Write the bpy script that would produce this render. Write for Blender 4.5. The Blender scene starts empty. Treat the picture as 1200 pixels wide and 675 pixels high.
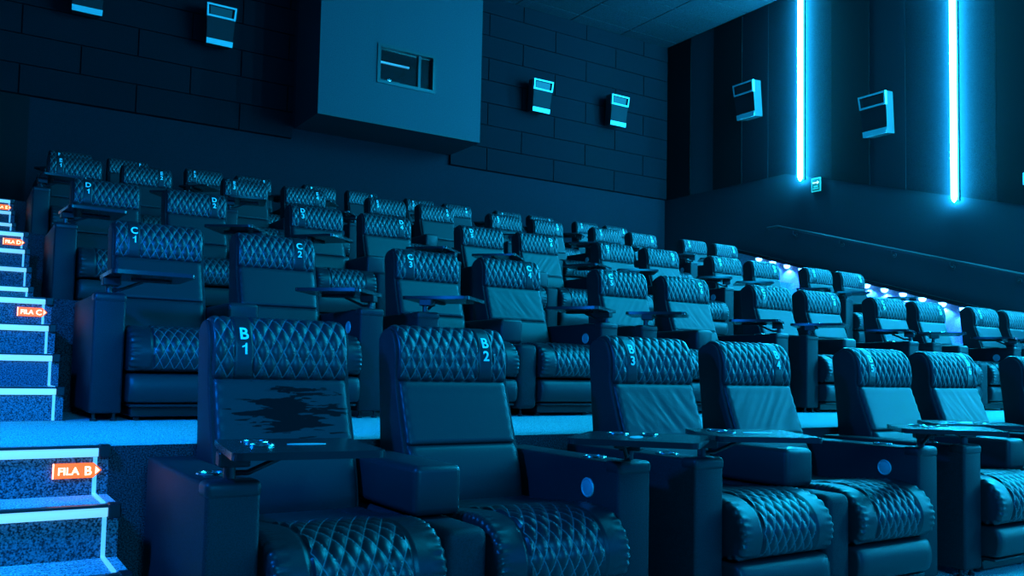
import bpy, math, random
from mathutils import Vector, Matrix, noise
random.seed(7)
PI = math.pi
C = bpy.context.scene.collection
sc = bpy.context.scene
Z0 = 0.9216                      # world z = 0 is the floor of seat row B

# ------------------------------------------------------------------ materials
def mat(name, col, rough=0.5, metal=0.0, spec=0.5, emis=None, estr=0.0, noise=None, bump=None, coat=0.0):
    m = bpy.data.materials.new(name); m.use_nodes = True
    nt = m.node_tree; b = nt.nodes['Principled BSDF']
    b.inputs['Base Color'].default_value = (*col, 1)
    b.inputs['Roughness'].default_value = rough
    b.inputs['Metallic'].default_value = metal
    b.inputs['Specular IOR Level'].default_value = spec
    b.inputs['Coat Weight'].default_value = coat
    if emis:
        b.inputs['Emission Color'].default_value = (*emis, 1)
        b.inputs['Emission Strength'].default_value = estr
    tc = nt.nodes.new('ShaderNodeTexCoord')
    if noise:                     # (scale, colour2, detail)
        n = nt.nodes.new('ShaderNodeTexNoise'); n.inputs['Scale'].default_value = noise[0]
        n.inputs['Detail'].default_value = noise[2]
        r = nt.nodes.new('ShaderNodeValToRGB')
        r.color_ramp.elements[0].position = .38; r.color_ramp.elements[1].position = .62
        r.color_ramp.elements[0].color = (*col, 1); r.color_ramp.elements[1].color = (*noise[1], 1)
        nt.links.new(tc.outputs['Object'], n.inputs['Vector'])
        nt.links.new(n.outputs['Fac'], r.inputs['Fac']); nt.links.new(r.outputs['Color'], b.inputs['Base Color'])
    if bump:                      # (scale, strength, distance)
        n = nt.nodes.new('ShaderNodeTexNoise'); n.inputs['Scale'].default_value = bump[0]
        n.inputs['Detail'].default_value = 3
        bp = nt.nodes.new('ShaderNodeBump'); bp.inputs['Strength'].default_value = bump[1]
        bp.inputs['Distance'].default_value = bump[2]
        nt.links.new(tc.outputs['Object'], n.inputs['Vector'])
        nt.links.new(n.outputs['Fac'], bp.inputs['Height']); nt.links.new(bp.outputs['Normal'], b.inputs['Normal'])
    return m

M = {}
M['leather'] = mat('black_leather', (.018, .020, .024), .42, spec=.34, bump=(160, .25, .002))
M['quilt'] = mat('quilted_leather', (.017, .019, .023), .38, spec=.42, bump=(160, .2, .002))
M['vinyl'] = mat('console_vinyl', (.010, .011, .014), .55, spec=.22, noise=(260, (.021, .023, .028), 2), bump=(240, .3, .002))
M['plastic'] = mat('black_plastic', (.012, .012, .014), .4, spec=.4)
M['tray'] = mat('tray_laminate', (.014, .015, .018), .22, spec=.5)
M['metal'] = mat('dark_steel', (.05, .055, .06), .35, .7)
M['chrome'] = mat('chrome', (.75, .78, .8), .18, 1.0)
M['disc'] = mat('brushed_disc', (.55, .58, .6), .5, .4)
M['paint'] = mat('white_number_print', (.95, .97, 1), .55, emis=None)
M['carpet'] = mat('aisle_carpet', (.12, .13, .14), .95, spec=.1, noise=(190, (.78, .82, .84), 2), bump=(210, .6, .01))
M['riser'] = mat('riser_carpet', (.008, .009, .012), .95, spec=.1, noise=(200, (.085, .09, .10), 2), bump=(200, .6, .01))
M['stair_riser_lit'] = mat('stair_riser_carpet_lit', (.03, .034, .045), .95, spec=.1, noise=(170, (.25, .28, .33), 2), bump=(200, .6, .01))  # riser carpet again, lighter: aisle light painted into the colour
M['sidecarpet_lit'] = mat('side_carpet_lit', (.05, .055, .07), .95, spec=.1, noise=(200, (.30, .32, .36), 2))  # riser carpet lightened, step lamp light painted into the colour
M['dado'] = mat('wall_carpet', (.011, .012, .0165), .95, spec=.05, noise=(150, (.017, .0185, .025), 2))
M['rightwall'] = mat('wall_fabric_grey', (.024, .027, .034), .95, spec=.05, noise=(120, (.036, .040, .048), 2))
M['rightwall2'] = mat('panel_fabric_grey', (.010, .011, .014), .95, spec=.05, noise=(120, (.017, .0185, .023), 2))
M['acoustic'] = mat('acoustic_panel_black', (.006, .007, .0095), .95, spec=.04, noise=(90, (.012, .013, .017), 3))
M['gap'] = mat('panel_gap', (.006, .006, .007), 1, spec=.0)
M['velvet'] = mat('black_fabric', (.010, .011, .012), .95, spec=.05)
M['midfabric'] = mat('grey_fabric', (.04, .044, .052), .95, spec=.1)
M['booth'] = mat('booth_paint', (.048, .05, .06), .7, spec=.15, noise=(60, (.058, .06, .07), 2))
M['boothside'] = M['booth']
M['ceiling'] = mat('ceiling_tile', (.022, .023, .027), .9, spec=.05, noise=(70, (.045, .047, .055), 3))
M['grille'] = mat('speaker_grille', (.02, .022, .026), .8, spec=.15)
M['spkframe'] = mat('speaker_grey_plastic', (.55, .58, .6), .35, spec=.5)
M['spkbody'] = mat('speaker_black_cabinet', (.03, .031, .034), .5)
M['glass'] = mat('window_glass', (.02, .025, .03), .05, spec=.8)
M['nosing'] = mat('lit_step_nosing', (.6, .65, .7), .35, .0, emis=(.20, .60, .95), estr=.95)
M['trimled'] = mat('lit_step_trim', (.6, .65, .7), .35, .0, emis=(.10, .50, .95), estr=.8)
M['signbody'] = mat('sign_orange_backlight', (.4, .05, .01), .5, emis=(1.0, .15, .006), estr=1.4)
M['signtext'] = mat('sign_letters', (1, .8, .5), .5, emis=(1.0, .62, .25), estr=2.2)
M['tube'] = mat('led_tube', (.9, .95, 1), .4, emis=(.01, .50, 1.0), estr=420.0)
M['lamp'] = mat('step_lamp_lens', (.9, .95, 1), .4, emis=(.12, .42, 1.0), estr=9.0)
M['exitgreen'] = mat('exit_sign_green', (.002, .05, .04), .4, emis=(.0, .12, .14), estr=.8)
M['exitwhite'] = mat('exit_sign_light', (.12, .2, .2), .4, emis=(.02, .75, .8), estr=.7)
M['whitebox'] = mat('white_plastic', (.85, .88, .9), .4, emis=None)
M['rail'] = mat('handrail_steel', (.02, .021, .025), .5, .0)

def stained():
    m = M['leather'].copy(); m.name = 'peeling_black_leather'
    nt = m.node_tree; b = nt.nodes['Principled BSDF']
    tc = nt.nodes.new('ShaderNodeTexCoord'); mp = nt.nodes.new('ShaderNodeMapping')
    mp.inputs['Scale'].default_value = (7, 5, 58); mp.inputs['Rotation'].default_value = (0, math.radians(6), 0)
    n = nt.nodes.new('ShaderNodeTexNoise'); n.inputs['Scale'].default_value = 1.0; n.inputs['Detail'].default_value = 5
    n.inputs['Distortion'].default_value = .35
    nt.links.new(tc.outputs['Object'], mp.inputs['Vector']); nt.links.new(mp.outputs['Vector'], n.inputs['Vector'])
    # elliptical mask of the worn patch
    sx = nt.nodes.new('ShaderNodeSeparateXYZ'); nt.links.new(tc.outputs['Object'], sx.inputs['Vector'])
    def mth(op, a, c=None):
        k = nt.nodes.new('ShaderNodeMath'); k.operation = op
        for i, v in enumerate((a, c)):
            if v is None: continue
            if isinstance(v, (int, float)): k.inputs[i].default_value = v
            else: nt.links.new(v, k.inputs[i])
        return k.outputs[0]
    dx = mth('DIVIDE', mth('SUBTRACT', sx.outputs['X'], .02), .21)
    dz = mth('DIVIDE', mth('SUBTRACT', sx.outputs['Z'], .815), .10)
    rr = mth('ADD', mth('MULTIPLY', dx, dx), mth('MULTIPLY', dz, dz))
    inside = mth('SUBTRACT', 1.0, rr)
    v = mth('ADD', mth('MULTIPLY', n.outputs['Fac'], 2.4), mth('MULTIPLY', inside, .42))
    r = nt.nodes.new('ShaderNodeValToRGB')
    r.color_ramp.elements[0].position = .2; r.color_ramp.elements[1].position = .8
    r.color_ramp.elements[0].color = (.018, .020, .024, 1); r.color_ramp.elements[1].color = (.004, .004, .005, 1)
    nt.links.new(mth('GREATER_THAN', v, 1.36), r.inputs['Fac']); nt.links.new(r.outputs['Color'], b.inputs['Base Color'])
    nt.links.new(mth('SUBTRACT', .34, mth('MULTIPLY', mth('GREATER_THAN', v, 1.36), .26)), b.inputs['Specular IOR Level'])
    return m
M['stained'] = stained()

def pale_seamed(name, px, ps):
    m = M['quilt'].copy(); m.name = name
    nt = m.node_tree; b = nt.nodes['Principled BSDF']
    uv = nt.nodes.new('ShaderNodeUVMap'); uv.uv_map = 'stitch'; sx = nt.nodes.new('ShaderNodeSeparateXYZ'); nt.links.new(uv.outputs[0], sx.inputs[0])
    at = nt.nodes.new('ShaderNodeAttribute'); at.attribute_name = 'quilted'
    def mth(op, a, c=None):
        k = nt.nodes.new('ShaderNodeMath'); k.operation = op
        for i, v in enumerate((a, c)):
            if v is None: continue
            if isinstance(v, (int, float)): k.inputs[i].default_value = v
            else: nt.links.new(v, k.inputs[i])
        return k.outputs[0]
    u = mth('DIVIDE', sx.outputs['X'], px); t = mth('DIVIDE', sx.outputs['Y'], ps)
    ds = [mth('PINGPONG', mth('ADD', o, 40.0), .5) for o in (mth('ADD', u, t), mth('SUBTRACT', u, t))]
    d = mth('MINIMUM', *ds)
    k = nt.nodes.new('ShaderNodeMapRange'); k.interpolation_type = 'SMOOTHSTEP'
    k.inputs['From Min'].default_value = .022; k.inputs['From Max'].default_value = .062
    k.inputs['To Min'].default_value = 1; k.inputs['To Max'].default_value = 0
    nt.links.new(d, k.inputs['Value'])
    f = mth('MULTIPLY', k.outputs[0], mth('GREATER_THAN', at.outputs['Fac'], .5))
    mx = nt.nodes.new('ShaderNodeMix'); mx.data_type = 'RGBA'
    mx.inputs['A'].default_value = (.014, .016, .020, 1); mx.inputs['B'].default_value = (.12, .13, .14, 1)  # paler lines along the quilt seams
    nt.links.new(f, mx.inputs['Factor']); nt.links.new(mx.outputs['Result'], b.inputs['Base Color'])
    return m
M['seamed_head'] = pale_seamed('quilted_leather_pale_seams', .0505, .098)
M['seamed_seat'] = pale_seamed('seat_quilting_pale_seams', .0505, .10)

# ------------------------------------------------------------------ mesh helpers
class MB:
    def __init__(s): s.v = []; s.f = []; s.m = []; s.uv = None; s.q = None
    def add(s, vs, fs, mi=0):
        o = len(s.v); s.v += [tuple(v) for v in vs]
        s.f += [tuple(i + o for i in f) for f in fs]; s.m += [mi] * len(fs); return s
    def box(s, x0, x1, y0, y1, z0, z1, mi=0):
        v = [(x, y, z) for x in (x0, x1) for y in (y0, y1) for z in (z0, z1)]
        return s.add(v, [(0, 1, 3, 2), (4, 6, 7, 5), (0, 4, 5, 1), (2, 3, 7, 6), (0, 2, 6, 4), (1, 5, 7, 3)], mi)
    def rbox(s, x0, x1, y0, y1, z0, z1, r=.015, n=3, mi=0, mtx=None):
        import bmesh
        bm = bmesh.new(); bmesh.ops.create_cube(bm, size=1)
        for v in bm.verts:
            v.co = Vector(((x0 + x1) / 2 + v.co.x * (x1 - x0), (y0 + y1) / 2 + v.co.y * (y1 - y0), (z0 + z1) / 2 + v.co.z * (z1 - z0)))
        bmesh.ops.bevel(bm, geom=bm.edges[:], offset=r, segments=n, profile=.5, affect='EDGES')
        if mtx: bmesh.ops.transform(bm, matrix=mtx, verts=bm.verts)
        bm.verts.index_update()
        s.add([v.co[:] for v in bm.verts], [[v.index for v in f.verts] for f in bm.faces], mi); bm.free(); return s
    def prism(s, poly, a0, a1, axis='x', mi=0):
        """poly of 2-D points extruded along an axis"""
        n = len(poly)
        def mk(p, a):
            if axis == 'x': return (a, p[0], p[1])
            if axis == 'y': return (p[0], a, p[1])
            return (p[0], p[1], a)
        vs = [mk(p, a0) for p in poly] + [mk(p, a1) for p in poly]
        fs = [tuple(range(n)), tuple(range(2 * n - 1, n - 1, -1))] + [(i, i + n, (i + 1) % n + n, (i + 1) % n) for i in range(n)]
        return s.add(vs, fs, mi)
    def tube(s, pts, r, n=10, mi=0):
        pts = [Vector(p) for p in pts]; o = []
        for i, p in enumerate(pts):
            d = (pts[min(i + 1, len(pts) - 1)] - pts[max(i - 1, 0)]).normalized()
            a = d.orthogonal().normalized() if i == 0 else (a - d * a.dot(d)).normalized()
            b = d.cross(a)
            o += [p + (a * math.cos(2 * PI * k / n) + b * math.sin(2 * PI * k / n)) * r for k in range(n)]
        fs = [(i * n + k, i * n + (k + 1) % n, (i + 1) * n + (k + 1) % n, (i + 1) * n + k) for i in range(len(pts) - 1) for k in range(n)]
        fs += [tuple(range(n - 1, -1, -1)), tuple(range((len(pts) - 1) * n, len(pts) * n))]
        return s.add(o, fs, mi)
    def torus(s, c, R, r, nu=24, nv=8, axis='z', mi=0, sx=1, sy=1):
        vs = []
        for i in range(nu):
            a = 2 * PI * i / nu
            for j in range(nv):
                b = 2 * PI * j / nv
                q = ((R + r * math.cos(b)) * math.cos(a) * sx, (R + r * math.cos(b)) * math.sin(a) * sy, r * math.sin(b))
                if axis == 'x': q = (q[2], q[0], q[1])
                vs.append((c[0] + q[0], c[1] + q[1], c[2] + q[2]))
        fs = [(i * nv + j, ((i + 1) % nu) * nv + j, ((i + 1) % nu) * nv + (j + 1) % nv, i * nv + (j + 1) % nv) for i in range(nu) for j in range(nv)]
        return s.add(vs, fs, mi)
    def lathe(s, c, prof, n=24, axis='z', mi=0):
        vs = []
        for (r, h) in prof:
            for k in range(n):
                a = 2 * PI * k / n; q = (r * math.cos(a), r * math.sin(a), h)
                if axis == 'x': q = (q[2], q[0], q[1])
                vs.append((c[0] + q[0], c[1] + q[1], c[2] + q[2]))
        m_ = len(prof)
        fs = [(i * n + k, i * n + (k + 1) % n, (i + 1) * n + (k + 1) % n, (i + 1) * n + k) for i in range(m_ - 1) for k in range(n)]
        fs += [tuple(range(n - 1, -1, -1)), tuple(range((m_ - 1) * n, m_ * n))]
        return s.add(vs, fs, mi)
    def mesh(s, name, mats, mirror=1, smooth=True, sharp=35):
        v = [(x * mirror, y, z) for x, y, z in s.v]
        f = [tuple(reversed(q)) for q in s.f] if mirror < 0 else s.f
        me = bpy.data.meshes.new(name); me.from_pydata(v, [], f)
        for m in (mats if isinstance(mats, (list, tuple)) else [mats]): me.materials.append(m)
        for i, p in enumerate(me.polygons): p.material_index = s.m[i]
        import bmesh
        bm = bmesh.new(); bm.from_mesh(me); bmesh.ops.recalc_face_normals(bm, faces=bm.faces); bm.to_mesh(me); bm.free()
        if s.uv:
            l = me.uv_layers.new(name='stitch'); at = me.attributes.new('quilted', 'FLOAT', 'POINT')
            for lp in me.loops: l.data[lp.index].uv = s.uv[lp.vertex_index]
            for i, q in enumerate(s.q): at.data[i].value = q
        if smooth:
            for p in me.polygons: p.use_smooth = True
            me.set_sharp_from_angle(angle=math.radians(sharp))
        me.update(); return me

def obj(name, me, parent=None, loc=(0, 0, 0), rot=(0, 0, 0)):
    o = bpy.data.objects.new(name, me); C.objects.link(o)
    o.location = loc; o.rotation_euler = rot
    if parent is not None: o.parent = parent
    return o
def empty(name, loc=(0, 0, 0), rz=0):
    o = bpy.data.objects.new(name, None); C.objects.link(o); o.location = loc; o.rotation_euler = (0, 0, rz)
    o.empty_display_size = .1; return o
def tag(o, label=None, cat=None, group=None, kind=None):
    if label: o['label'] = label
    if cat: o['category'] = cat
    if group: o['group'] = group
    if kind: o['kind'] = kind
    return o
def struct(name, mb, m, **k): return tag(obj(name, mb.mesh(name, m, smooth=False), **k), kind='structure')
def copy_tree(o, parent=None):
    c = o.copy(); C.objects.link(c)
    if parent is not None: c.parent = parent
    for ch in list(o.children): copy_tree(ch, c)
    return c

def catmull(pts, step, closed=True):
    n = len(pts); dense = []
    for i in range(n):
        p0, p1, p2, p3 = (Vector(pts[(i + k) % n]) for k in (-1, 0, 1, 2))
        for t in range(12):
            t /= 12
            dense.append(.5 * ((2 * p1) + (p2 - p0) * t + (2 * p0 - 5 * p1 + 4 * p2 - p3) * t * t + (3 * p1 - p0 - 3 * p2 + p3) * t ** 3))
    L = [0]
    for i in range(len(dense)): L.append(L[-1] + (dense[(i + 1) % len(dense)] - dense[i]).length)
    tot = L[-1]; k = max(8, round(tot / step)); out = []; j = 0
    for i in range(k):
        d = tot * i / k
        while L[j + 1] < d: j += 1
        t = (d - L[j]) / max(1e-9, L[j + 1] - L[j])
        out.append(dense[j].lerp(dense[(j + 1) % len(dense)], t))
    return out, tot

def pad(profile, hw, r, step=.012, du=.0125, disp=None, qmask=None):
    """upholstered roll: closed (y,z) profile swept across x with rounded ends; disp(u, s, y, z) pushes outwards"""
    P, tot = catmull(profile, step); n = len(P)
    area = sum(P[i][0] * P[(i + 1) % n][1] - P[(i + 1) % n][0] * P[i][1] for i in range(n))
    sg = 1 if area > 0 else -1
    N = []
    for i in range(n):
        t = (P[(i + 1) % n] - P[i - 1]); N.append(Vector((t[1], -t[0])).normalized() * sg)
    us = []; m = round(2 * hw / du)
    us = [-hw + 2 * hw * i / m for i in range(m + 1)]
    extra = [hw - r * .04, hw - r * .15, hw - r * .35]
    us = sorted(set(us + extra + [-e for e in extra]))
    mb = MB(); vs = []; uv = []; qq = []
    for u in us:
        t = max(0, (abs(u) - (hw - r)) / r); off = -r * (1 - math.sqrt(max(0, 1 - t * t)))
        for i in range(n):
            d = off + (disp(u, tot * i / n, P[i][0], P[i][1]) if disp else 0)
            vs.append((u, P[i][0] + N[i][0] * d, P[i][1] + N[i][1] * d))
            uv.append((u, tot * i / n)); qq.append(qmask(u, P[i][0], P[i][1]) if qmask else 0)
    fs = [(a * n + i, a * n + (i + 1) % n, (a + 1) * n + (i + 1) % n, (a + 1) * n + i) for a in range(len(us) - 1) for i in range(n)]
    fs += [tuple(range(n)), tuple(range((len(us)) * n - 1, (len(us) - 1) * n - 1, -1))]
    mb.add(vs, fs)
    if qmask: mb.uv = uv; mb.q = qq
    return mb

def quilt(u, s, px, ps, h):
    a = u / px + s / ps; b = u / px - s / ps
    return h * (abs(math.sin(PI * a) * math.sin(PI * b)) ** .42) - h * .35

# ------------------------------------------------------------------ the recliner
def head_disp(side):
    def f(u, s, y, z):
        uu = u
        edge = max(0, 1 - (.25 - abs(uu)) / .02)
        if not (y < .13 and z > .93): return 0
        k = 0
        if .108 < abs(uu) < .185 and uu * side < 0:
            for e in (.112, .181): k -= .004 * max(0, 1 - abs(abs(uu) - e) / .006)
            return k + .004
        return quilt(uu, s, .0505, .098, .0095) * (1 - min(1, edge)) 
    return f
def head_q(u, y, z): return 0 if (.108 < abs(u) < .185 and u < 0) or not (y < .13 and z > .93) or abs(u) > .246 else 1
def cush_q(u, y, z): return 1 if abs(u) < .153 and z > .27 and y < -.43 else 0
HEADP = [(.08, .922), (.02, .918), (-.012, .932), (-.022, .965), (-.022, 1.01), (-.015, 1.06), (.004, 1.105), (.035, 1.14), (.075, 1.153), (.115, 1.146), (.148, 1.115), (.155, 1.05), (.15, .98), (.14, .93)]
SHELLP = [(.166, 1.085), (.145, .87), (.125, .65), (.12, .34), (.0, .33), (-.13, .34), (-.15, .43), (-.135, .55), (-.095, .68), (-.05, .80), (-.008, .93), (-.004, 1.03), (.006, 1.08), (.03, 1.122), (.07, 1.143), (.115, 1.14), (.15, 1.12)]
BACKP = [(.02, .935), (-.018, .925), (-.04, .875), (-.072, .79), (-.102, .71), (-.110, .688), (-.098, .678), (-.118, .668), (-.140, .62), (-.163, .55), (-.172, .48), (-.155, .43), (-.05, .42), (.0, .6), (.03, .8)]
CUSHP = [(-.1, .455), (-.3, .468), (-.45, .482), (-.58, .494), (-.67, .494), (-.75, .475), (-.805, .432), (-.832, .375), (-.832, .32), (-.812, .275), (-.77, .258), (-.6, .258), (-.35, .26), (-.1, .27), (-.06, .36)]
FOOTP = [(-.76, .246), (-.80, .240), (-.818, .205), (-.822, .16), (-.812, .118), (-.785, .096), (-.65, .092), (-.5, .095), (-.48, .17), (-.5, .24), (-.65, .246)]

def cush_disp(u, s, y, z):
    d = 0
    if abs(u) < .152:
        if z > .27 and y < -.42:
            w = min(1, max(0, (-.42 - y) / .06)); d = quilt(u, s, .0505, .10, .0095) * w
    elif abs(u) < .162: d = -.004 if z > .27 else 0
    if abs(u) > .215:
        w = (abs(u) - .215) / .055; d += .0045 * w * math.sin(s * 2 * PI / .034 + 2 * math.sin(s * 23))
    return d
def back_disp(wr):
    def f(u, s, y, z):
        d = 0
        if abs(u) > .215: d += .002 * math.sin(s * 2 * PI / .05) * (abs(u) - .215) / .035
        if wr and y < .0 and .69 < z < .93:
            fade = min(1, (.93 - z) / .06) * min(1, (z - .69) / .04) * (1 - min(1, abs(u) / .25) ** 4)
            q = noise.noise(Vector((u * 14 + (z - .8) * 9 * wr, (z - .8) * 3.5 - u * 2, wr * 7)))
            q2 = noise.noise(Vector((u * 30 + (z - .8) * 22 * wr, z * 5, wr * 3 + 5)))
            d += fade * (.006 * (.35 - abs(q)) + .0022 * (.3 - abs(q2)))
        return d
    return f
def rounded_poly(x0, x1, y0, y1, r, n=5):
    out = []
    for cx, cy, a0 in ((x1 - r, y1 - r, 0), (x0 + r, y1 - r, PI / 2), (x0 + r, y0 + r, PI), (x1 - r, y0 + r, 1.5 * PI)):
        out += [(cx + r * math.cos(a0 + PI / 2 * k / n), cy + r * math.sin(a0 + PI / 2 * k / n)) for k in range(n + 1)]
    return out

TP = (-.365, -.70)          # tray pivot (odd seat)
def build_seat(side):
    """side=+1: console on the seat's left as seen (odd numbers); -1: mirrored (even numbers)"""
    s = side
    root = empty('recliner_seat')
    def part(name, mb, m, parent=root, loc=(0, 0, 0), sharp=40):
        return obj(name, mb.mesh(name, m, mirror=s, sharp=sharp), parent, loc)
    part('backrest', pad(SHELLP, .266, .014, .02, .1), M['vinyl'])
    part('back_cushion', pad(BACKP, .25, .02, .011, .016, back_disp(0)), M['leather'])
    head = part('headrest', pad(HEADP, .253, .012, .0052, .0052, head_disp(1), head_q), M['seamed_head'])
    part('seat_cushion', pad(CUSHP, .272, .022, .0065, .0065, cush_disp, cush_q), M['seamed_seat'])
    part('footrest', pad(FOOTP, .268, .018, .015, .03, None), M['leather'])
    b = MB(); b.rbox(-.255, .255, -.79, .10, .074, .088, .004, 1); b.rbox(-.24, .24, -.72, .08, .02, .074, .006, 1)
    for x in (-.2, .2):
        for y in (-.66, .02): b.lathe((x, y, 0), [(.02, 0), (.02, .02)], 10)
    part('base_frame', b, M['plastic'])
    # side console
    c = MB(); c.rbox(-.437, -.285, -.742, .10, .04, .650, .014, 3)
    con = part('side_console', c, M['vinyl'])
    cap = MB(); cap.rbox(-.4395, -.2825, -.747, -.655, .607, .657, .018, 4); part('console_cap', cap, M['leather'], con)
    for x in (-.41, -.315):
        for y in (-.70, .05): part('foot', MB().lathe((x, y, 0), [(.017, 0), (.017, .012), (.009, .014), (.009, .045)], 10), M['plastic'], con)
    cup = MB(); cup.torus((-.361, -.50, .652), .042, .006, 28, 8); cup.lathe((-.361, -.50, .650), [(.040, 0), (.040, .0022)], 28)
    part('cup_holder', cup, M['chrome'], con)
    d = MB(); d.torus((-.284, -.56, .545), .033, .005, 24, 8, 'x'); d.lathe((-.286, -.56, .545), [(.032, 0), (.032, .004), (.022, .006)], 24, 'x')
    part('recline_button', d, M['disc'], con)
    # folding tray on its post
    t = MB(); t.prism(rounded_poly(-.03, .37, -.29, .15, .03), .0, .020, 'z')
    tr = obj('tray_table', t.mesh('tray_table', M['tray'], mirror=s, sharp=30), root, (TP[0] * s, TP[1], .737))
    def tpart(name, mb, m): return obj(name, mb.mesh(name, m, mirror=s), tr)
    q = MB(); q.lathe((0, 0, -.085), [(.026, 0), (.026, .006), (.017, .008), (.017, .08)], 14); tpart('support_post', q, M['metal'])
    q = MB(); q.rbox(-.035, .05, -.05, .03, -.042, -.001, .004, 1); q.rbox(.10, .30, -.04, .0, -.014, -.001, .003, 1)
    q.tube([(.0, .0, -.062), (.05, -.0, -.062), (.12, -.005, -.03), (.16, -.01, -.012)], .008, 8); tpart('tray_bracket', q, M['plastic'])
    q = MB(); q.torus((.07, .03, .0215), .036, .0045, 24, 8); q.torus((.07, -.085, .0215), .028, .004, 20, 8, sx=1.2); tpart('cup_ring', q, M['chrome'])
    q = MB(); q.prism([(.20 + .055 * math.cos(2 * PI * k / 24), -.06 + .022 * math.sin(2 * PI * k / 24)) for k in range(24)], .020, .0212, 'z'); tpart('logo_plate', q, M['disc'])
    if side > 0:
        a = MB(); a.rbox(.3622 - .09, .3622 + .09, -.585, -.02, .487, .656, .026, 4); part('centre_armrest', a, M['leather'])
        a = MB(); a.rbox(.3622 - .078, .3622 + .078, -.79, .10, .05, .478, .035, 4)
        for y in (-.70, .02): a.lathe((.3622, y, 0), [(.016, 0), (.016, .012), (.009, .014), (.009, .055)], 10)
        part('centre_divider', a, M['vinyl'])
    return root
PROTO = {1: build_seat(1), -1: build_seat(-1)}
WR = {k: pad(BACKP, .25, .02, .009, .010, back_disp(k)).mesh('back_cushion_creased', M['leather']) for k in (1, -1.4)}

def y_front(z):
    """front surface of the headrest at height z"""
    P, _ = catmull(HEADP, .004)
    b = min((q for q in P if q[0] < .07), key=lambda q: abs(q[1] - z)); return b[0]
YF = {round(.93 + .005 * i, 3): y_front(.93 + .005 * i) for i in range(45)}
def yfs(z):
    z = min(1.145, max(.932, z)); k = math.floor((z - .93) / .005); t = (z - .93) / .005 - k
    a = YF[round(.93 + .005 * k, 3)]; b = YF[round(.93 + .005 * (k + 1), 3)]; return a + (b - a) * t
_tc = {}
def glyphs(txt, size, bold=0.0):
    key = (txt, size, bold)
    if key in _tc: return _tc[key]
    cu = bpy.data.curves.new('t', 'FONT'); cu.body = txt; cu.size = size; cu.align_x = 'CENTER'; cu.offset = bold; cu.resolution_u = 4
    o = bpy.data.objects.new('t', cu); C.objects.link(o)
    dg = bpy.context.evaluated_depsgraph_get(); me = bpy.data.meshes.new_from_object(o.evaluated_get(dg))
    r = ([tuple(v.co) for v in me.vertices], [tuple(p.vertices) for p in me.polygons])
    bpy.data.objects.remove(o); bpy.data.meshes.remove(me); bpy.data.curves.remove(cu)
    _tc[key] = r; return r
def number_mesh(letter, num, xc):
    mb = MB()
    for txt, base in ((letter, 1.073), (str(num), 1.018)):
        vs, fs = glyphs(txt, .059, .0012)
        if txt == '1':
            vs = [(.002, 0, 0), (.0095, 0, 0), (.0095, .041, 0), (.004, .041, 0), (.002, .034, 0), (-.009, .029, 0), (-.009, .0235, 0), (.002, .0275, 0)]
            fs = [(0, 1, 2, 3, 4, 7), (4, 5, 6, 7)]
        k = .78 if len(txt) > 1 else 1
        mb.add([(xc + v[0] * k, yfs(base + v[1]) - .0088, base + v[1]) for v in vs], fs)
        mb.add([(xc + v[0] * k, yfs(base + v[1]) - .0070, base + v[1]) for v in vs], fs)
    me = bpy.data.meshes.new('seat_number'); me.from_pydata(mb.v, [], mb.f); me.materials.append(M['paint']); return me

P_, S_ = 1.8255, .7244
ROWY = {'B': 0, 'C': 2.4132, 'D': 4.7312, 'E': 7.1744, 'F': 9.93}
ROWF = {'A': -.67, 'B': 0.0, 'C': .680, 'D': 1.349, 'E': 2.030, 'F': 2.680}
ROWN = {'B': 'front row in view', 'C': 'second row', 'D': 'third row', 'E': 'fourth row', 'F': 'rearmost row'}
ANG = {('B', 1): -8, ('B', 2): -40, ('B', 3): -28, ('B', 4): -44, ('B', 5): 44, ('B', 6): 30, ('B', 7): 20, ('B', 8): 30,
       ('C', 1): 0, ('C', 2): 42, ('C', 3): 44, ('C', 4): 56, ('C', 5): 42, ('C', 6): 55, ('C', 7): 30, ('C', 8): 64, ('C', 9): 40, ('C', 10): 68, ('C', 11): 50, ('C', 12): 55,
       ('D', 1): 4, ('D', 2): 36, ('D', 3): 40, ('D', 4): 48, ('D', 5): 44, ('D', 6): 60, ('D', 7): 56, ('D', 8): 40, ('D', 9): 50, ('D', 10): 55, ('D', 11): 48, ('D', 12): 50,
       ('E', 1): 2, ('E', 3): -14}
WRK = {('B', 3): 1, ('B', 4): -1.4, ('B', 6): 1, ('C', 4): 1, ('C', 5): -1.4, ('C', 6): 1, ('D', 6): -1.4, ('D', 8): 1}
EXTRA = {('B', 1): 'dark scuff on backrest', ('B', 2): 'smooth backrest with lumbar seam'}
used = set()
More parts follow.
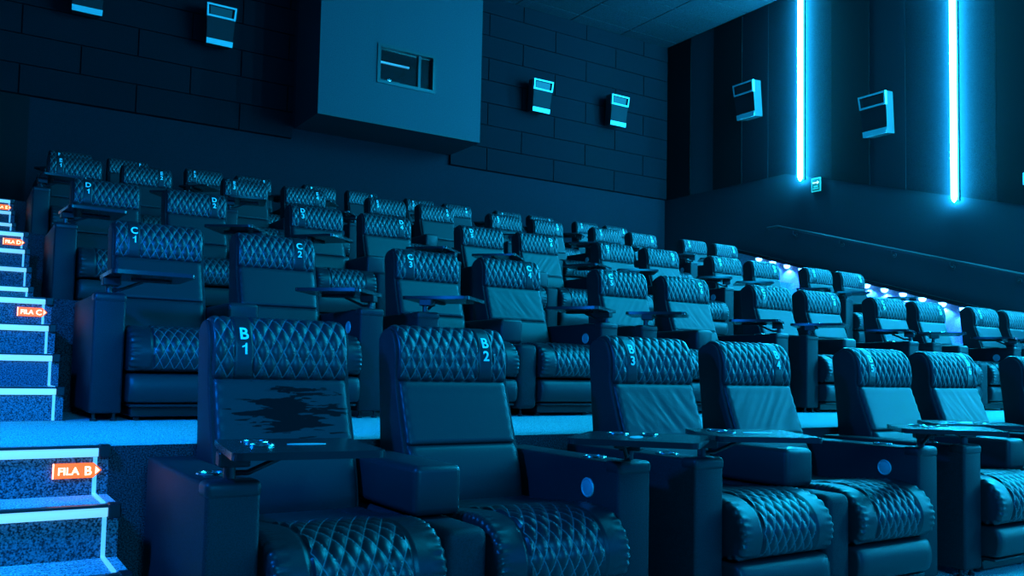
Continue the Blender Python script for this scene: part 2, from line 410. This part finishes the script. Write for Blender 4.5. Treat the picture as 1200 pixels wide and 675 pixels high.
for row in 'BCDEF':
    for n in range(1, 9 if row == 'B' else 13):
        side = 1 if n % 2 else -1
        if side not in used: root = PROTO[side]; used.add(side)
        else: root = copy_tree(PROTO[side]); 
        if root is not PROTO[side]:
            for ch in list(root.children):
                if ch.name.startswith('headrest'):
                    for g in list(ch.children): bpy.data.objects.remove(g)
                if ch.name.startswith('back_cushion'):
                    ch.data = PROTO_BACK
        else:
            PROTO_BACK = [c for c in root.children if c.name.startswith('back_cushion')][0].data
        x = ((n - 1) // 2) * (P_ if row != 'F' else 1.7611) + (0 if n % 2 else S_) + (.2161 if row == 'F' else 0)
        root.location = (x, ROWY[row], ROWF[row])
        for ch in root.children:
            if ch.name.startswith('tray_table'): ch.rotation_euler = (0, 0, math.radians(ANG.get((row, n), 45 + random.uniform(-8, 12))) * side)
            if ch.name.startswith('headrest'): obj('seat_number', number_mesh(row, n, -.146 * side), ch)
            if ch.name.startswith('back_cushion'):
                if (row, n) in WRK: ch.data = WR[WRK[(row, n)]]
                if (row, n) == ('B', 1): ch.data = ch.data.copy(); ch.data.materials[0] = M['stained']; ch['label'] = 'leather back cushion with a dark scuffed patch'
        ex = EXTRA.get((row, n), 'with diamond quilted headrest')
        tag(root, f'black leather recliner numbered {row} {n}, {ROWN[row]}, {ex}', 'recliner', f'quilted recliners in row {row}')

# ------------------------------------------------------------------ floor: seating terraces and aisle steps
XS = -.545; XL = -2.15; XR = 12.0; XA = 10.62; YB = 11.05; ZC = 7.26 + Z0
EDGE = {'B': -2.2, 'C': ROWY['B'] + .22, 'D': ROWY['C'] + .22, 'E': ROWY['D'] + .24, 'F': ROWY['E'] + .24}
def terrace(mb, x0, x1):
    prof = [(-9.0, ROWF['A'])]; prev = 'A'
    for r in 'BCDEF': prof += [(EDGE[r], ROWF[prev]), (EDGE[r], ROWF[r])]; prev = r
    prof += [(YB, ROWF['F']), (YB, -1.2), (-9.0, -1.2)]
    mb.prism(prof, x0, x1, 'x')
STEPS = []
def flight(mb, x0, x1):
    prof = [(-9.0, ROWF['A'])]; prev = 'A'
    for r in 'BCDEF':
        h = (ROWF[r] - ROWF[prev]) / 4; td = .27 if r == 'C' else .29
        for k in range(4):
            y = EDGE[r] - td * (3 - k); z = ROWF[prev] + h * (k + 1)
            prof += [(y, z - h), (y, z)]
            if x0 < 0: STEPS.append((r, k, y, z, h, td))
        prev = r
    prof += [(YB, ROWF['F']), (YB, -1.2), (-9.0, -1.2)]
    mb.prism(prof, x0, x1, 'x')
def carpet_floor(fn, x0, x1):
    mb = MB(); fn(mb, x0, x1)
    me = mb.mesh('floor', [M['carpet'], M['riser'] if fn is terrace else M['stair_riser_lit']], smooth=False)
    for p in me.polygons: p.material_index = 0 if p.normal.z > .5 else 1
    return tag(obj('floor', me), kind='structure')
carpet_floor(terrace, XS, XA); carpet_floor(flight, XL, XS); carpet_floor(flight, XA, XR)

# lit nosings on the left aisle steps
RN = {'B': 'up to row B', 'C': 'up to row C', 'D': 'up to row D', 'E': 'up to row E', 'F': 'up to row F'}
ON = ['lowest', 'second', 'third', 'topmost']
for (r, k, y, z, h, td) in STEPS:
    if r == 'B': continue
    t = empty('step_nosing', (XS, y, z))
    tag(t, f'{ON[k]} glowing step edge of the aisle flight {RN[r]}', 'step edge', 'lit step edges in the left aisle')
    b = MB(); b.rbox(XL - XS + .01, -.035, -.016, .0, -.036, -.005, .003, 2); obj('light_bar', b.mesh('light_bar', M['nosing']), t)
    b = MB(); b.box(XL - XS + .01, -.035, -.018, .012, -.005, .004); obj('edge_lip', b.mesh('edge_lip', M['metal'], smooth=False), t)
    b = MB(); b.rbox(-.034, .004, -.024, .03, -.040, .006, .004, 1); obj('end_cap', b.mesh('end_cap', M['plastic']), t)
    b = MB(); b.box(-.050, -.037, -.006, .0, -h + .002, -.038); b.box(-.050, -.037, -td + .035, -.006, -h, -h + .006) if k > 0 else None
    obj('edge_trim', b.mesh('edge_trim', M['trimled'], smooth=False), t)
# row signs
for r, up in (('B', 'C'), ('C', 'D'), ('D', 'E'), ('E', 'F')):
    y = EDGE[up]; z = ROWF[up] - .083
    t = empty('row_sign', (-.645, y - .001, z)); t['label'] = f'orange backlit row sign reading FILA {r} on a step riser'; t['category'] = 'sign'; t['group'] = 'orange row signs'
    b = MB(); b.prism([(-.078, -.026), (.052, -.026), (.078, .0), (.052, .026), (-.078, .026)], -.006, 0, 'y'); obj('sign_plate', b.mesh('sign_plate', M['signbody'], smooth=False), t)
    b = MB()
    for txt, xc, sz in (('FILA', -.028, .036), (r, .034, .044)):
        vs, fs = glyphs(txt, sz, .001)
        b.add([(xc + v[0], -.0085, v[1] - sz * .36) for v in vs], fs)
    b.box(-.077, -.073, -.009, -.006, -.026, .026)
    b.prism([(.058, -.014), (.072, .0), (.058, .014)], -.0085, -.006, 'y')
    me = bpy.data.meshes.new('sign_letters'); me.from_pydata(b.v, [], b.f); me.materials.append(M['signtext']); obj('sign_letters', me, t)

# ------------------------------------------------------------------ walls and ceiling
mb = MB(); mb.box(XL - .2, XR + .2, YB, YB + .2, -1.2, ZC + .1); struct('wall_back', mb, M['dado'])
mb = MB(); mb.box(XR, XR + .2, -9, YB, -1.2, ZC + .1); struct('wall_right', mb, M['rightwall'])
mb = MB(); mb.box(XL - .2, XL, -9, YB, -1.2, ZC + .1); struct('wall_left', mb, M['rightwall'])
mb = MB(); mb.box(XL, XR, -9, YB, ZC + .03, ZC + .1, 1)
x = 11.98
while x > XL:
    y = YB - .37
    ys = [YB] + [YB - .37 - .67 * i for i in range(30)]
    for a, b_ in zip(ys[1:], ys[:-1]): mb.box(max(XL, x - 1.33 + .012), x - .012, a + .012, b_ - .012, ZC, ZC + .03)
    x -= 1.33
struct('ceiling', mb, [M['ceiling'], M['gap']])
# fabric brick panels on the upper back wall
def brickwall(x0, x1, z0, z1, name, label):
    mb = MB(); mb.box(x0, x1, YB - .03, YB, z0, z1, 1)
    z = z0; row = 0
    while z < z1:
        xo = 7.40 + .78 * 2 * 20 - (.78 if row % 2 else 0)
        while xo > x0:
            xa, xb = max(x0, xo - 1.56 + .009), min(x1, xo - .009)
            if xb - xa > .05: mb.box(xa, xb, YB - .06, YB - .02, z + .008, min(z1, z + .437) - .008)
            xo -= 1.56
        z += .437; row += 1
    o = obj(name, mb.mesh(name, [M['acoustic'], M['gap']], smooth=False)); tag(o, label, 'wall panel', 'acoustic panels on the back wall')
ZP = 3.872 + Z0
brickwall(-.0 + XL, 3.60, ZP, ZC, 'acoustic_panel', 'black brick-patterned acoustic panelling on the back wall left of the projection booth')
brickwall(6.62, XR, ZP, ZC, 'acoustic_panel', 'dark brick-patterned acoustic panelling on the back wall right of the projection booth')
o = obj('fabric_panel', MB().box(XL + .005, -.25, YB - .03, YB - .001, ROWF['F'] + .005, ZP - .005).mesh('fabric_panel', M['velvet'], smooth=False)); tag(o, 'plain dark section low on the back wall above the stairs', 'wall panel')  # thin dark sheet over the left end of the lower wall
# fabric panels of the right wall: bottom edge level at the back, then following the rake
def pb(y): return ZP - .01 if y > 7.75 else ZP - .01 - .287 * (7.75 - y)
def wpanel(y0, y1, m, t, label, grp):
    ys = [y0] + ([7.75] if y0 < 7.75 < y1 else []) + [y1]
    poly = [(y, pb(y)) for y in ys] + [(y1, ZC), (y0, ZC)]
    o = obj('fabric_panel', MB().prism(poly, XR - t, XR, 'x').mesh('fabric_panel', m, smooth=False)); tag(o, label, 'wall panel', grp)
wpanel(10.27, 10.98, M['velvet'], .014, 'black fabric panel on the right wall in the far corner', 'dark panels on the right wall')
wpanel(8.83, 9.60, M['velvet'], .014, 'black fabric panel on the right wall behind the farther wall speaker', 'dark panels on the right wall')
wpanel(5.96, 6.72, M['velvet'], .014, 'black fabric panel on the right wall between the two light tubes', 'dark panels on the right wall')
wpanel(3.05, 3.80, M['velvet'], .014, 'black fabric panel right of the nearer light tube', 'dark panels on the right wall')
wpanel(9.61, 10.26, M['midfabric'], .006, 'narrow grey fabric strip between two black panels in the far corner', 'grey panels on the right wall')
wpanel(8.17, 8.82, M['rightwall2'], .008, 'grey fabric panel beside the farther wall speaker', 'grey panels on the right wall')
wpanel(5.29, 5.95, M['rightwall2'], .008, 'grey fabric panel behind the nearer wall speaker', 'grey panels on the right wall')

wpanel(6.73, 8.16, M['rightwall2'], .004, 'wide grey fabric panel behind the farther light tube', 'grey panels on the right wall')
wpanel(3.81, 5.28, M['rightwall2'], .004, 'wide grey fabric panel behind the nearer light tube', 'grey panels on the right wall')
wpanel(-8.9, 3.04, M['rightwall2'], .004, 'long grey fabric wall covering running on past the right edge of the photo', 'grey panels on the right wall')

# projection booth
bx0, bx1, by = 3.66, 6.63, 9.95; bz = 4.06 + Z0
wx0, wx1, wz0, wz1 = 4.69, 5.675, 4.80 + Z0, 5.375 + Z0
mb = MB(); mb.box(bx0, wx0, by, by + .1, bz, ZC); mb.box(wx1, bx1, by, by + .1, bz, ZC); mb.box(wx0, wx1, by, by + .1, bz, wz0); mb.box(wx0, wx1, by, by + .1, wz1, ZC)
mb.box(bx0, bx0 + .1, by + .1, YB, bz, ZC); mb.box(bx1 - .1, bx1, by + .1, YB, bz, ZC); mb.box(bx0 + .1, bx1 - .1, by + .1, YB, bz, bz + .1)
struct('wall_booth', mb, M['booth'])
w = empty('window_1', ((wx0 + wx1) / 2, by, (wz0 + wz1) / 2)); tag(w, kind='structure')
hw, hh = (wx1 - wx0) / 2, (wz1 - wz0) / 2
b = MB(); e = .045
b.box(-hw - e, hw + e, -.02, .10, hh - .01, hh + e); b.box(-hw - e, hw + e, -.02, .10, -hh - e, -hh + .01); b.box(-hw - e, -hw + .01, -.02, .10, -hh, hh); b.box(hw - .01, hw + e, -.02, .10, -hh, hh)
b.box(hw - .27, hw - .22, .02, .07, -hh, hh); obj('window_frame', b.mesh('window_frame', M['metal'], smooth=False), w)
b = MB(); b.box(-hw, hw, .06, .066, -hh, hh)
gm = bpy.data.materials.new('clear_glass'); gm.use_nodes = True; nt = gm.node_tree; nt.nodes.clear()
o_ = nt.nodes.new('ShaderNodeOutputMaterial'); mx = nt.nodes.new('ShaderNodeMixShader'); tr_ = nt.nodes.new('ShaderNodeBsdfTransparent'); gl = nt.nodes.new('ShaderNodeBsdfGlossy')
gl.inputs['Roughness'].default_value = .03; mx.inputs[0].default_value = .12
nt.links.new(tr_.outputs[0], mx.inputs[1]); nt.links.new(gl.outputs[0], mx.inputs[2]); nt.links.new(mx.outputs[0], o_.inputs[0])
obj('window_pane', b.mesh('window_pane', gm, smooth=False), w)
b = MB(); b.box(wx0 - .15, wx1 + .15, by + .45, YB - .12, bz + .102, wz0 + .06); 
o = obj('equipment_shelf', b.mesh('equipment_shelf', M['spkbody'], smooth=False)); tag(o, 'dark shelf inside the projection booth behind its window', 'shelf')
pj = empty('projector', (5.05, by + .62, wz0 + .06)); tag(pj, 'projector with a bright lens behind the booth window', 'projector')
b = MB(); b.rbox(-.25, .25, -.12, .35, .0, .16, .02, 2); obj('projector_body', b.mesh('projector_body', M['spkbody']), pj)
b = MB(); b.lathe((0, 0, 0), [(.05, 0), (.05, .1)], 20); 
l_ = obj('projector_lens', b.mesh('projector_lens', M['chrome']), pj, (0, -.12, .09), (PI / 2, 0, 0))
b = MB(); b.lathe((0, 0, 0), [(.016, 0), (.016, .012)], 16); obj('projector_lamp', b.mesh('projector_lamp', M['lamp']), l_, (0, 0, .1))
b = MB(); b.rbox(wx0 + .02, wx1 - .30, by + .30, by + .34, wz1 - .16, wz1 - .13, .004, 1)
o = obj('light_tube', b.mesh('light_tube', mat('pale_tube', (.5, .6, .7), .4, emis=(.05, .45, .8), estr=.5))); tag(o, 'faint horizontal light tube inside the booth window', 'light')

# ------------------------------------------------------------------ wall speakers
def speaker(loc, rz, tilt, label, sc_=1.0, grp='wall speakers'):
    """mounting point on the wall; the cabinet faces local -y"""
    r = empty('wall_speaker', loc, rz); tag(r, label, 'speaker', grp)
    H, Wt, Wb = .62 * sc_, .46 * sc_, .40 * sc_; D = .24 * sc_
    T = Matrix.Translation((0, -.10, 0)) @ Matrix.Rotation(tilt, 4, 'X')
    def tr(mb): mb.v = [tuple(T @ Vector(v)) for v in mb.v]; return mb
    def wx(z): return (Wb + (Wt - Wb) * (z + H / 2) / H) / 2
    def slab(y0, y1, z0, z1, g=0.0):
        mb = MB(); a, c = wx(z0) - g, wx(z1) - g
        mb.add([(-a, y0, z0), (a, y0, z0), (a * .86, y1, z0), (-a * .86, y1, z0), (-c, y0, z1), (c, y0, z1), (c * .86, y1, z1), (-c * .86, y1, z1)],
               [(0, 1, 2, 3), (4, 7, 6, 5), (0, 4, 5, 1), (1, 5, 6, 2), (2, 6, 7, 3), (3, 7, 4, 0)]); return mb
    obj('cabinet', tr(slab(-D + .02, 0, -H / 2, H / 2, .004)).mesh('cabinet', M['spkbody'], smooth=False), r)
    obj('grille', tr(slab(-D, -D + .03, -H / 2 + .09 * sc_, H / 2 - .21 * sc_, .006)).mesh('grille', M['grille'], smooth=False), r)
    obj('lower_trim', tr(slab(-D - .006, -D + .05, -H / 2, -H / 2 + .085 * sc_)).mesh('lower_trim', M['spkframe'], smooth=False), r)
    # horn: square frame with a recessed pyramid flare
    z0, z1 = H / 2 - .20 * sc_, H / 2; a, c = wx(z0), wx(z1); fr = .028 * sc_
    mb = MB(); y0 = -D - .006
    O = [(-a, z0), (a, z0), (c, z1), (-c, z1)]; I = [(-a + fr, z0 + fr), (a - fr, z0 + fr), (c - fr, z1 - fr), (-c + fr, z1 - fr)]; K = [(-.05, (z0 + z1) / 2 - .02), (.05, (z0 + z1) / 2 - .02), (.05, (z0 + z1) / 2 + .02), (-.05, (z0 + z1) / 2 + .02)]
    vs = [(x, y0, z) for x, z in O] + [(x, y0, z) for x, z in I] + [(x, y0 + .12, z) for x, z in K] + [(x * .97, y0 + .06, z) for x, z in O]
    fs = [(i, (i + 1) % 4, 4 + (i + 1) % 4, 4 + i) for i in range(4)] + [(12 + i, 12 + (i + 1) % 4, (i + 1) % 4, i) for i in range(4)]
    mb.add(vs, fs); ms = tr(mb)
    me = bpy.data.meshes.new('horn_frame'); me.from_pydata(ms.v, [], ms.f); me.materials.append(M['spkframe']); obj('horn_frame', me, r)
    mb = MB(); mb.add(vs, [(4 + i, 4 + (i + 1) % 4, 8 + (i + 1) % 4, 8 + i) for i in range(4)] + [(8, 9, 10, 11)]); ms = tr(mb)
    me = bpy.data.meshes.new('horn'); me.from_pydata(ms.v, [], ms.f); me.materials.append(M['spkfl']); obj('horn', me, r)
    mb = MB(); mb.rbox(-.06, .06, -.125, .0, -.05, .05, .006, 1); obj('wall_bracket', mb.mesh('wall_bracket', M['metal']), r)
M['spkfl'] = mat('horn_black_plastic', (.012, .013, .015), .25, spec=.5)
speaker((.40, YB - .06, 5.48 + Z0), 0, math.radians(8), 'grey-framed wall speaker on the back wall at the top left edge')
speaker((2.29, YB - .06, 5.42 + Z0), 0, math.radians(8), 'wall speaker on the back wall, the one nearer the booth on its left')
speaker((8.43, YB - .06, 5.45 + Z0), 0, math.radians(8), 'wall speaker on the back wall just right of the booth')
speaker((10.36, YB - .06, 5.51 + Z0), 0, math.radians(8), 'wall speaker on the back wall nearest the right corner')
speaker((XR - .03, 8.42, 5.40 + Z0), -PI / 2 , math.radians(8), 'wall speaker on the right wall beyond the farther light tube', 1.1)
speaker((XR - .03, 5.62, 4.45 + Z0), -PI / 2 , math.radians(8), 'wall speaker on the right wall between the two light tubes', 1.1)

# ------------------------------------------------------------------ light tubes
def tube(y, side, label=None):
    zb = (3.66 + Z0) - .287 * (7.3 - y)
    x = XR - .006 if side > 0 else XL
    r = empty('wall_light_tube', (x, y, zb)); tag(r, label, 'light', 'vertical cyan light tubes')
    b = MB(); b.rbox(-.025 if side > 0 else 0, 0 if side > 0 else .025, -.05, .05, 0, ZC - zb, .006, 1); obj('tube_housing', b.mesh('tube_housing', M['metal']), r)
    b = MB(); b.lathe((-.072 * side, 0, .02), [(.006, -.05), (.030, -.02), (.046, .03), (.046, ZC - zb - .03)], 14); obj('glowing_tube', b.mesh('glowing_tube', M['tube'], smooth=True), r)
tube(7.35, 1, 'glowing cyan vertical light tube, the farther one, beside the exit sign')
tube(4.43, 1, 'glowing cyan vertical light tube, the nearer one, right of the wall speaker')
for y, lb in ((1.45, 'third'), (-1.5, 'fourth'), (-4.45, 'fifth')): tube(y, 1, f'{lb} cyan vertical light tube from the back along the right wall, outside the photo')

# exit sign, white box
r = empty('exit_sign', (XR - .006, 7.045, 3.535 + Z0 - .0)); tag(r, 'small green exit direction sign with arrow beside the farther light tube', 'sign')
b = MB(); b.rbox(-.02, 0, -.10, .10, -.125, .125, .004, 1); obj('sign_frame', b.mesh('sign_frame', M['exitwhite']), r)
b = MB(); b.box(-.023, -.019, -.082, .082, -.106, .106); obj('sign_face', b.mesh('sign_face', M['exitgreen'], smooth=False), r)
b = MB(); b.box(-.026, -.023, -.04, .068, .024, .049); b.prism([(-.074, .0365), (-.032, .072), (-.032, .001)], -.026, -.023, 'x')
obj('exit_arrow', b.mesh('exit_arrow', mat('exit_arrow_white', (.3, .5, .5), .4, emis=(.5, 1.0, 1.0), estr=1.3), smooth=False), r)
b = MB(); b.box(-.025, -.023, -.045, .045, -.045, -.020); b.box(-.025, -.023, -.062, .062, -.080, -.060)
obj('exit_lettering', b.mesh('exit_lettering', M['exitwhite'], smooth=False), r)
o = obj('wall_switch_box', MB().rbox(-.05, 0, -.07, .07, -.09, .09, .01, 2).mesh('wall_switch_box', M['whitebox']), None, (XR - .05, 3.32, 2.99 + Z0)); tag(o, 'small white box on the black panel at the right edge', 'box')

# handrail on the right wall
r = empty('handrail', (XR, 7.85, 2.87 + Z0)); tag(r, 'long dark sloping handrail on the right wall', 'handrail')
sl = .287
def hr(y, z): return (-.09, y - 7.85, (z))
b = MB(); L_ = 9.0; b.tube([(-.03, .25, 0), (-.09, .25, 0), (-.09, 0.0, 0), (-.09, -L_, -sl * L_)], .026, 10); obj('rail', b.mesh('rail', M['rail']), r)
for i in range(9):
    d = .35 + i * 1.0; b = MB(); z = -sl * d
    b.tube([(-.09, -d, z - .02), (-.09, -d, z - .07), (-.06, -d, z - .10), (0, -d, z - .10)], .009, 8); b.lathe((-.012, -d, z - .10), [(.035, 0), (.035, .012)], 14, 'x'); obj('bracket', b.mesh('bracket', M['rail']), r)

# aisle ledges with step lamps
def ledge(x, side, name):
    z = lambda y: 2.44 + Z0 - .287 * (8.7 - y) if side > 0 else 2.44 + Z0 - .287 * (8.7 - y)
    y1, y0 = 8.9, -3.0; a = x - .15 * side
    poly = [(y0, z(y0)), (y1, z(y1)), (y1, z(y1) + .06), (y0, z(y0) + .06)]
    struct(name, MB().prism(poly, min(x, a), max(x, a), 'x'), M['velvet'])
    return z
def steplamp(x, y, z, side, k):
    l = empty('step_lamp', (x, y, z)); tag(l, None, 'lamp', 'row of small step lamps under the sloping ledge on the right wall' if side > 0 else 'row of small step lamps under the ledge on the left wall')
    l['label'] = f'small bright step lamp under the right wall ledge, {k} from its top end' if side > 0 else f'small step lamp under the left wall ledge, {k} from its top end, outside the photo'
    b = MB(); b.lathe((0, 0, 0), [(.063, -.012), (.066, 0)], 16); obj('lamp_rim', b.mesh('lamp_rim', M['metal']), l)
    b = MB(); b.lathe((0, 0, -.0135), [(.006, -.066), (.030, -.060), (.052, -.036), (.060, 0), (.060, .002)], 16); obj('lamp_lens', b.mesh('lamp_lens', M['lamp']), l)
    ld = bpy.data.lights.new('step_lamp_glow', 'SPOT'); ld.energy = LP; ld.color = (.02, .15, 1.0); ld.spot_size = math.radians(130); ld.spot_blend = .5; ld.shadow_soft_size = .015
    lo = bpy.data.objects.new('step_lamp_glow', ld); C.objects.link(lo); lo.parent = l; lo.location = (0, 0, -.09); lo.rotation_euler = (0, math.radians(-18) * side, 0)
LP = 100.0
ORD = ['first', 'second', 'third', 'fourth', 'fifth', 'sixth', 'seventh', 'eighth', 'ninth', 'tenth', 'eleventh', 'twelfth', 'thirteenth', 'fourteenth', 'fifteenth', 'sixteenth', 'seventeenth', 'eighteenth', 'nineteenth', 'twentieth', 'twenty-first', 'twenty-second', 'twenty-third', 'twenty-fourth']
zr = ledge(XR, 1, 'trim_1')
for k in range(20): y = 8.32 - .335 * k; steplamp(XR - .075, y, zr(y) - .0, 1, ORD[k])
zl = ledge(XL, -1, 'trim_2')
mb = MB(); mb.prism([(-3.0, zr(-3.0) - .001), (-3.0, -1.0), (8.9, ROWF['E'] - .3), (8.9, zr(8.9) - .001)], XR - .012, XR, 'x'); struct('baseboard_right', mb, M['sidecarpet_lit'])
for k in range(12): y = 8.3 - .85 * k; steplamp(XL + .075, y, zl(y), -1, ORD[k])

# ------------------------------------------------------------------ lights
def area(name, loc, tgt, sx, sy, power, col):
    ld = bpy.data.lights.new(name, 'AREA'); ld.shape = 'RECTANGLE'; ld.size = sx; ld.size_y = sy; ld.energy = power; ld.color = col
    o = bpy.data.objects.new(name, ld); C.objects.link(o); o.location = loc
    d = (Vector(tgt) - Vector(loc)).normalized(); o.rotation_euler = d.to_track_quat('-Z', 'Y').to_euler(); return o
area('front_fill', (5.0, -8.8, 3.2), (5.0, 4, 1.5), 11, 5, 330, (.0, .20, 1.0))  # added unseen fill from the front; no screen is modelled
area('ceiling_glow', (8.0, -.5, 7.9), (7.0, 1.2, 0), 7, 7, 1700, (.0, .56, 1.0))
area('aisle_light_left', (-1.9, -.5, 2.3), (-1.0, 2.0, .9), .25, .25, 170, (.0, .19, 1.0))
area('front_left_fill', (-1.6, -8.6, 3.8), (4.5, 1, 1.0), 3, 2, 700, (.0, .42, 1.0))  # added unseen fill to brighten the left-facing seat sides
w = bpy.data.worlds.new('dim_blue'); sc.world = w; w.use_nodes = True
w.node_tree.nodes['Background'].inputs[0].default_value = (.01, .12, .45, 1); w.node_tree.nodes['Background'].inputs[1].default_value = .05

# ------------------------------------------------------------------ camera
cd = bpy.data.cameras.new('camera'); cam = bpy.data.objects.new('camera', cd); C.objects.link(cam); sc.camera = cam
cx, cy, cz, yaw, pit, roll, f = -1.04174, -3.21129, .05303, .569185, .0596909, .0205127, 1027.54
fx = Vector((math.sin(yaw) * math.cos(pit), math.cos(yaw) * math.cos(pit), math.sin(pit)))
rt = Vector((math.cos(yaw), -math.sin(yaw), 0)); up = rt.cross(fx)
r2 = rt * math.cos(roll) + up * math.sin(roll); u2 = -rt * math.sin(roll) + up * math.cos(roll)
m = Matrix((r2, u2, -fx)).transposed().to_4x4(); m.translation = Vector((cx, cy, cz + Z0)); cam.matrix_world = m
cd.sensor_width = 36; cd.lens = f / 1200 * 36; cd.shift_y = (374.094 - 337.5) / 1200; cd.clip_start = .05; cd.clip_end = 100
vs = sc.view_settings
try: sc.display_settings.display_device = 'sRGB'
except Exception: pass
vs.view_transform = 'Standard'; vs.look = 'None'; vs.exposure = 0.0; vs.gamma = 1.0; vs.use_curve_mapping = False
